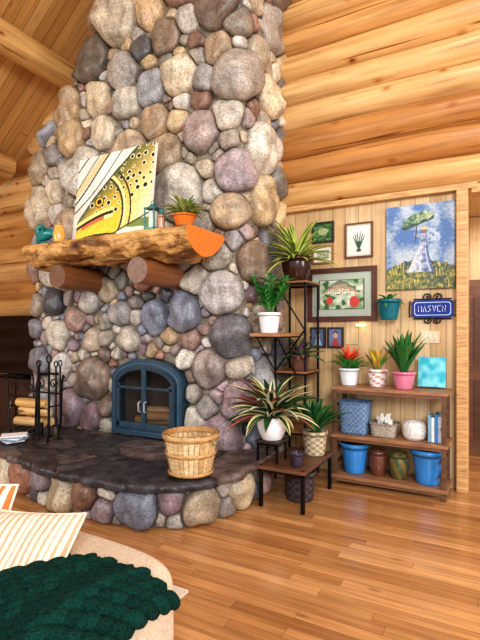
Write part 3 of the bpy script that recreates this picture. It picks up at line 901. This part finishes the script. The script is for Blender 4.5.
# ---------------------------------------------------------------- hearth tools / rack
HZ=.374
b=MB(M_iron); c=(-3.98,3.17)
for a in range(4):
    q=pi/4+a*pi/2; b.tube([(c[0],c[1],HZ+.06),(c[0]+.08*math.cos(q),c[1]+.08*math.sin(q),HZ+.05),(c[0]+.12*math.cos(q),c[1]+.12*math.sin(q),HZ+.010)],.010,BL,8)
b.tube([(c[0],c[1],HZ+.05),(c[0],c[1],HZ+.80)],.012,BL,8)
ringp=[(c[0]+.035*math.cos(k*pi/8),c[1],HZ+.83+.035*math.sin(k*pi/8)) for k in range(16)]
b.tube(ringp,.008,BL,6,closed=True)
b.tube([(c[0]-.14,c[1],HZ+.68),(c[0]+.14,c[1],HZ+.68)],.010,BL,8); b.tube([(c[0],c[1]-.11,HZ+.68),(c[0],c[1]+.11,HZ+.68)],.010,BL,8)
for (dx,dy,t) in ((-.12,-.02,0),(.13,-.02,1),(-.05,-.09,2),(.06,.09,3)):
    x,y=c[0]+dx,c[1]+dy
    b.tube([(x,y,HZ+.76),(x,y,HZ+.16)],.009,BL,8)
    b.tube([(x+.025*math.cos(k*pi/6),y,HZ+.785+.03*math.sin(k*pi/6)) for k in range(12)],.006,BL,6,closed=True)
    if t==0: b.box((x,y,HZ+.11),(.10,.02,.14),BL)
    elif t==1: b.lathe((x,y,HZ+.03),[(.03,0),(.035,.05),(.02,.12),(.01,.14)],C(60,46,36),12)
    elif t==2: b.tube([(x,y,HZ+.16),(x,y,HZ+.05),(x+.05,y,HZ+.07)],.008,BL,8)
    else: b.tube([(x-.03,y,HZ+.05),(x,y,HZ+.16),(x+.03,y,HZ+.05)],.008,BL,8)
b.build('fireplace_tool_set')
b=MB(M_iron,M_log,M_matte); c=(-4.42,3.34)
for y in(c[1]-.16,c[1]+.16):
    pts=[(c[0]-.28,y,HZ+.60),(c[0]-.26,y,HZ+.63),(c[0]-.24,y,HZ+.55),(c[0]-.22,y,HZ+.1),(c[0]-.18,y,HZ+.06),(c[0]+.18,y,HZ+.06),(c[0]+.22,y,HZ+.1),(c[0]+.24,y,HZ+.55),(c[0]+.26,y,HZ+.63),(c[0]+.28,y,HZ+.60)]
    b.tube(pts,.011,BL,8)
    for x in(-.18,.18): b.tube([(c[0]+x,y,HZ+.06),(c[0]+x*1.1,y,HZ+.012)],.011,BL,8)
    b.tube([(c[0]-.23,y,HZ+.42),(c[0]+.23,y,HZ+.42)],.009,BL,8)
    for sg in(-1,1):
        b.tube([(c[0]+sg*(.10+.07*(1-k/18)*math.cos(k/18*8)),y,HZ+.52+.07*(1-k/18)*math.sin(k/18*8)) for k in range(18)],.007,BL,6)
for x in(-.22,-.12,0,.12,.22): b.tube([(c[0]+x,c[1]-.16,HZ+(.07 if abs(x)<.2 else .3)),(c[0]+x,c[1]+.16,HZ+(.07 if abs(x)<.2 else .3))],.008,BL,8)
for (dx,dy,z,l,a,cc) in ((0,-.06,.13,.40,.1,C(206,170,120)),(.0,.07,.13,.40,-.1,C(170,120,76)),(0.03,-.02,.24,.40,.12,C(226,188,130)),(.03,-.05,.335,.42,.1,C(232,190,122))):
    x,y=c[0]+dx,c[1]+dy
    b.tube([(x-l/2,y-a*l/2,HZ+z),(x,y,HZ+z+.005),(x+l/2,y+a*l/2,HZ+z)],[.048,.052,.046],cc,10,1,capcol=C(226,190,136))
b.build('firewood_rack')
b=MB(M_matte); 
for k in range(5): b.box((-4.30+.01*k,2.98,HZ+.009+k*.014),(.24,.17,.011),[C(226,224,220),C(120,150,190),C(240,238,234),C(150,170,196),C(240,238,234)][k],0,None,Matrix.Rotation(.3*k-.3,3,'Z'))
b.build('newspaper_stack')

# television and stand
b=MB(M_gl); b.box((-6.15,4.38,1.28),(1.5,.05,.86),C(12,12,14)); b.box((-6.15,4.36,.83),(.5,.2,.03),C(18,18,20)); b.build('television',bevel=.008)
b=MB(M_wood); b.box((-6.15,4.36,.42),(1.7,.42,.78),C(50,32,24)); 
for k in(-1,0,1): b.box((-6.15+k*.55,4.14,.44),(.5,.02,.62),C(62,40,28)); b.tube([(-6.15+k*.55+.18,4.12,.4),(-6.15+k*.55+.18,4.12,.5)],.01,C(150,140,120),8)
b.build('tv_stand',bevel=.006)

# ---------------------------------------------------------------- mantel decor
MZ=2.412
b=MB(M_gl); c=Vector((-4.25,3.34,MZ))
TQ=C(24,134,130); S=1.25
b.lathe(c,[(.001,0),(.07,0),(.065,.015),(.02,.03)],TQ,20)
b.tube([c+Vector(p)*S for p in ((-.11,0,.03),(-.07,0,.07),(0,0,.09),(.06,0,.10),(.10,0,.09),(.14,0,.07))],[.014,.048,.065,.054,.036,.014],TQ,12)
b.tube([c+Vector(p)*S for p in ((-.07,0,.07),(-.1,0,.13),(-.07,0,.17),(-.03,0,.16))],[.036,.03,.03,.01],mulc(TQ,.8),10)
for sg in(-1,1): b.tube([c+Vector((.02,sg*.03,.10))*S,c+Vector((.06,sg*.07,.15))*S,c+Vector((.12,sg*.08,.12))*S],[.024,.014,.005],mulc(TQ,1.2),8)
b.build('turquoise_bird_figurine')
def lantern(name,c,w,h,gc,fc):
    b=MB(M_iron,M_gl,M_glow)
    b.box((c[0],c[1],c[2]+.01),(w,w,.02),fc); b.box((c[0],c[1],c[2]+h*.78),(w,w,.015),fc)
    for x in(-1,1):
        for y in(-1,1): b.box((c[0]+x*(w/2-.006),c[1]+y*(w/2-.006),c[2]+h*.39),(.012,.012,h*.78),fc)
    b.lathe((c[0],c[1],c[2]+.02),[(.001,0),(w*.36,0),(w*.36,h*.6),(.001,h*.6)],gc,16,1)
    b.lathe((c[0],c[1],c[2]+h*.78),[(w*.6,0),(w*.3,h*.12),(.012,h*.16),(.001,h*.17)],fc,4)
    b.tube([(c[0]+.025*math.cos(k*pi/6),c[1],c[2]+h*.97+.025*math.sin(k*pi/6)) for k in range(12)],.004,fc,6,closed=True)
    b.build(name,bevel=.002)
b=MB(M_gl,M_leaf); c=(-4.01,3.32,MZ)
b.lathe(c,[(.001,0),(.05,0),(.055,.02),(.062,.08),(.055,.14),(.045,.165),(.05,.18),(.042,.18),(.04,.15),(.001,.15)],C(226,168,84),24)
b.tube([(c[0],c[1],c[2]+.15),(c[0],c[1],c[2]+.20)],.004,C(60,50,40),6)
b.lathe((c[0],c[1],c[2]+.19),[(.001,0),(.008,.01),(.001,.035)],C(240,190,90),8)
b.build('amber_candle_jar')
lantern('candle_lantern',(-2.76,3.33,MZ),.12,.26,C(206,220,200),C(80,130,130))
b=MB(M_gl,M_leaf); c=(-2.64,3.30,MZ); pot(b,c,.03,.035,.12,C(190,140,110),0,rim=.003); b.lathe((c[0],c[1],c[2]+.12),[(.02,0),(.025,.05),(.001,.06)],C(60,120,110),12); b.build('small_glass_jar')
b=MB(M_gl,M_leaf); c=(-2.43,3.36,MZ)
pot(b,c,.07,.105,.11,C(216,116,40),0,rim=.006)
rosette(b,(c[0],c[1],c[2]+.09),50,.24,.04,(.5,1.5),1.3,[C(120,150,70),C(170,160,84)],[C(76,124,56),C(140,144,80)])
b.build('potted_trailing_plant')

# ---------------------------------------------------------------- sofa, cushions, throw, rug
b=MB(M_fab); b.box((-3.0,.6,.006),(2.92,3.14,.012),C(222,216,202)); b.build('area_rug')
def rbox(b,c,d,col,p=8,n=28,xf=None,mat=0):
    vs=[];fs=[]
    def f(w,m): return math.copysign(abs(w)**m,w)
    m=2/p
    for i in range(n+1):
        ph_=-pi/2+pi*i/n
        for k in range(2*n):
            th=2*pi*k/(2*n)
            vs.append(Vector((c[0]+d[0]/2*f(math.cos(ph_),m)*f(math.cos(th),m),c[1]+d[1]/2*f(math.cos(ph_),m)*f(math.sin(th),m),c[2]+d[2]/2*f(math.sin(ph_),m))))
    for i in range(n):
        for k in range(2*n):
            fs.append((i*2*n+k,i*2*n+(k+1)%(2*n),(i+1)*2*n+(k+1)%(2*n),(i+1)*2*n+k))
    b.add(vs,fs,col,mat,True,xf)
SO=C(206,188,164)
sofa=MB(M_fab,M_wood)
rbox(sofa,(-2.12,1.30,.36),(2.14,.26,.56),SO,9)
rbox(sofa,(-2.13,.55,.23),(2.06,1.5,.30),SO,10)
rbox(sofa,(-1.18,.62,.30),(.24,1.5,.44),SO,8)
rbox(sofa,(-3.10,.62,.34),(.24,1.5,.52),SO,8)
rbox(sofa,(-1.73,.60,.40),(.86,1.1,.14),mulc(SO,1.03),6)
rbox(sofa,(-2.60,.60,.40),(.86,1.1,.14),mulc(SO,1.03),6)
for x in(-1.2,-3.08):
    for y in(-.05,1.3): sofa.box((x,y,.05),(.06,.06,.075),C(80,54,36),1)
sofa.build('sofa')
def cushion(name,xf,w,h,th,sc_,c1,c2,duty=.5,piping=None):
    b=MB(M_fab); n=96
    for side in(-1,1):
        vs=[];fs=[];cs=[]
        for j in range(n+1):
            for i in range(n+1):
                u=-1+2*i/n; v=-1+2*j/n
                q=max(0,(1-abs(u)**2.6)*(1-abs(v)**2.6))**.5
                x=w/2*u*(1-.07*(1-v*v)*abs(u)); z=h/2*v*(1-.07*(1-u*u)*abs(v))
                y=side*th/2*q+ .012*noise.noise(Vector((u*2,v*2,side)))
                vs.append((x,y,z))
        for j in range(n):
            for i in range(n):
                a=j*(n+1)+i; fs.append((a,a+1,a+n+2,a+n+1)); t=((i+.5)/n*sc_)%1; cs.append(c1 if t<duty else c2)
        b.add(vs,fs,cs,0,True,xf)
    P=[]
    for k in range(60):
        t=k/60*4; e=int(t); f=-1+2*(t-e)
        u,v=[(f,-1),(1,f),(-f,1),(-1,-f)][e]
        P.append(xf@Vector((w/2*u*(1-.07*(1-v*v)*abs(u)),0,h/2*v*(1-.07*(1-u*u)*abs(v)))))
    b.tube(P,.006,piping or c1,6,closed=True)
    b.build(name)
xf=Matrix.Translation((-1.54,.99,.615))@Matrix.Rotation(math.radians(18),4,'Z')@Matrix.Rotation(math.radians(-46),4,'X')
cushion('striped_cushion',xf,.50,.54,.15,20,C(230,214,192),C(198,164,132),.62)
xf=Matrix.Translation((-1.96,1.10,.66))@Matrix.Rotation(math.radians(14),4,'Z')@Matrix.Rotation(math.radians(-20),4,'X')
cushion('striped_cushion.001',xf,.50,.42,.13,11,C(234,220,198),C(206,120,60),.5)
b=MB(M_knit); G=C(12,54,46)
NCORD=20
def drape(a,t):
    f=math.sin(min(1,a*1.7)*pi/2)
    x=-1.50+.58*a + .06*(t-.5)
    y=.93+.31*f-.80*t
    z=.50+.06*f+.12*math.sin(pi*min(1,t*1.0+.16))**.7 + .02*math.sin(a*7+t*3)
    e=max(0,a-.80)
    z-= e*.35
    return Vector((x,y,z+.02))
for k in range(NCORD):
    a=k/(NCORD-1)
    for st in range(2):
        pts=[];rd=[]
        for i in range(90):
            t=i/89; p=drape(a,t); ph_=t*40+st*pi+k*1.3
            pts.append(p+Vector((.016*math.cos(ph_),.0,.016*math.sin(ph_)))); rd.append(.023+.003*math.sin(ph_*2))
        b.tube(pts,rd,mulc(G,random.uniform(.75,1.3)),10)
b.build('knit_throw_blanket')

# ---------------------------------------------------------------- lights / world / camera
w=bpy.data.worlds.new('World'); sc.world=w; w.use_nodes=True
bg=w.node_tree.nodes['Background']; bg.inputs[0].default_value=(.88,.94,1,1); bg.inputs[1].default_value=1.0
def area(name,loc,tgt,sx,sy,e,col):
    l=bpy.data.lights.new(name,'AREA'); l.shape='RECTANGLE'; l.size=sx;l.size_y=sy;l.energy=e;l.color=col
    o=bpy.data.objects.new(name,l); o.location=loc; d=Vector(tgt)-Vector(loc)
    o.rotation_euler=d.to_track_quat('-Z','Y').to_euler(); sc.collection.objects.link(o)
area('window_light_front',(2.2,-2.6,3.6),(-2.4,4.2,2.0),2.0,1.8,350,(.95,.97,1))
area('fill_light_left',(-6.3,-1.5,2.6),(-3,4,1.6),2.0,1.8,110,(.90,.95,1))  # added area lamp brightening from the left; no window on that side
area('window_light_right',(4.6,2.6,2.4),(-1.5,4.0,1.5),1.6,1.8,140,(.98,.98,1))
area('overhead_log_fill',(.4,1.6,7.2),(-1.0,4.6,3.0),2.0,1.4,95,(.92,.96,1))  # added overhead lamp to bring out the log relief, no roof opening
area('hall_fill',(.5,5.6,2.6),(.2,6.2,1.0),.6,.5,12,(1,.95,.85))  # added lamp to brighten the hall boards, no fixture there
cam=bpy.data.cameras.new('Camera'); cam.lens=26; cam.sensor_width=36; cam.shift_y=10/640
co=bpy.data.objects.new('Camera',cam); co.location=(0,0,1.5); co.rotation_euler=(pi/2,0,math.radians(29)); sc.collection.objects.link(co)
sc.camera=co
sc.view_settings.view_transform='Standard'
try: sc.view_settings.look='Medium High Contrast'
except Exception as e: print('look',e)
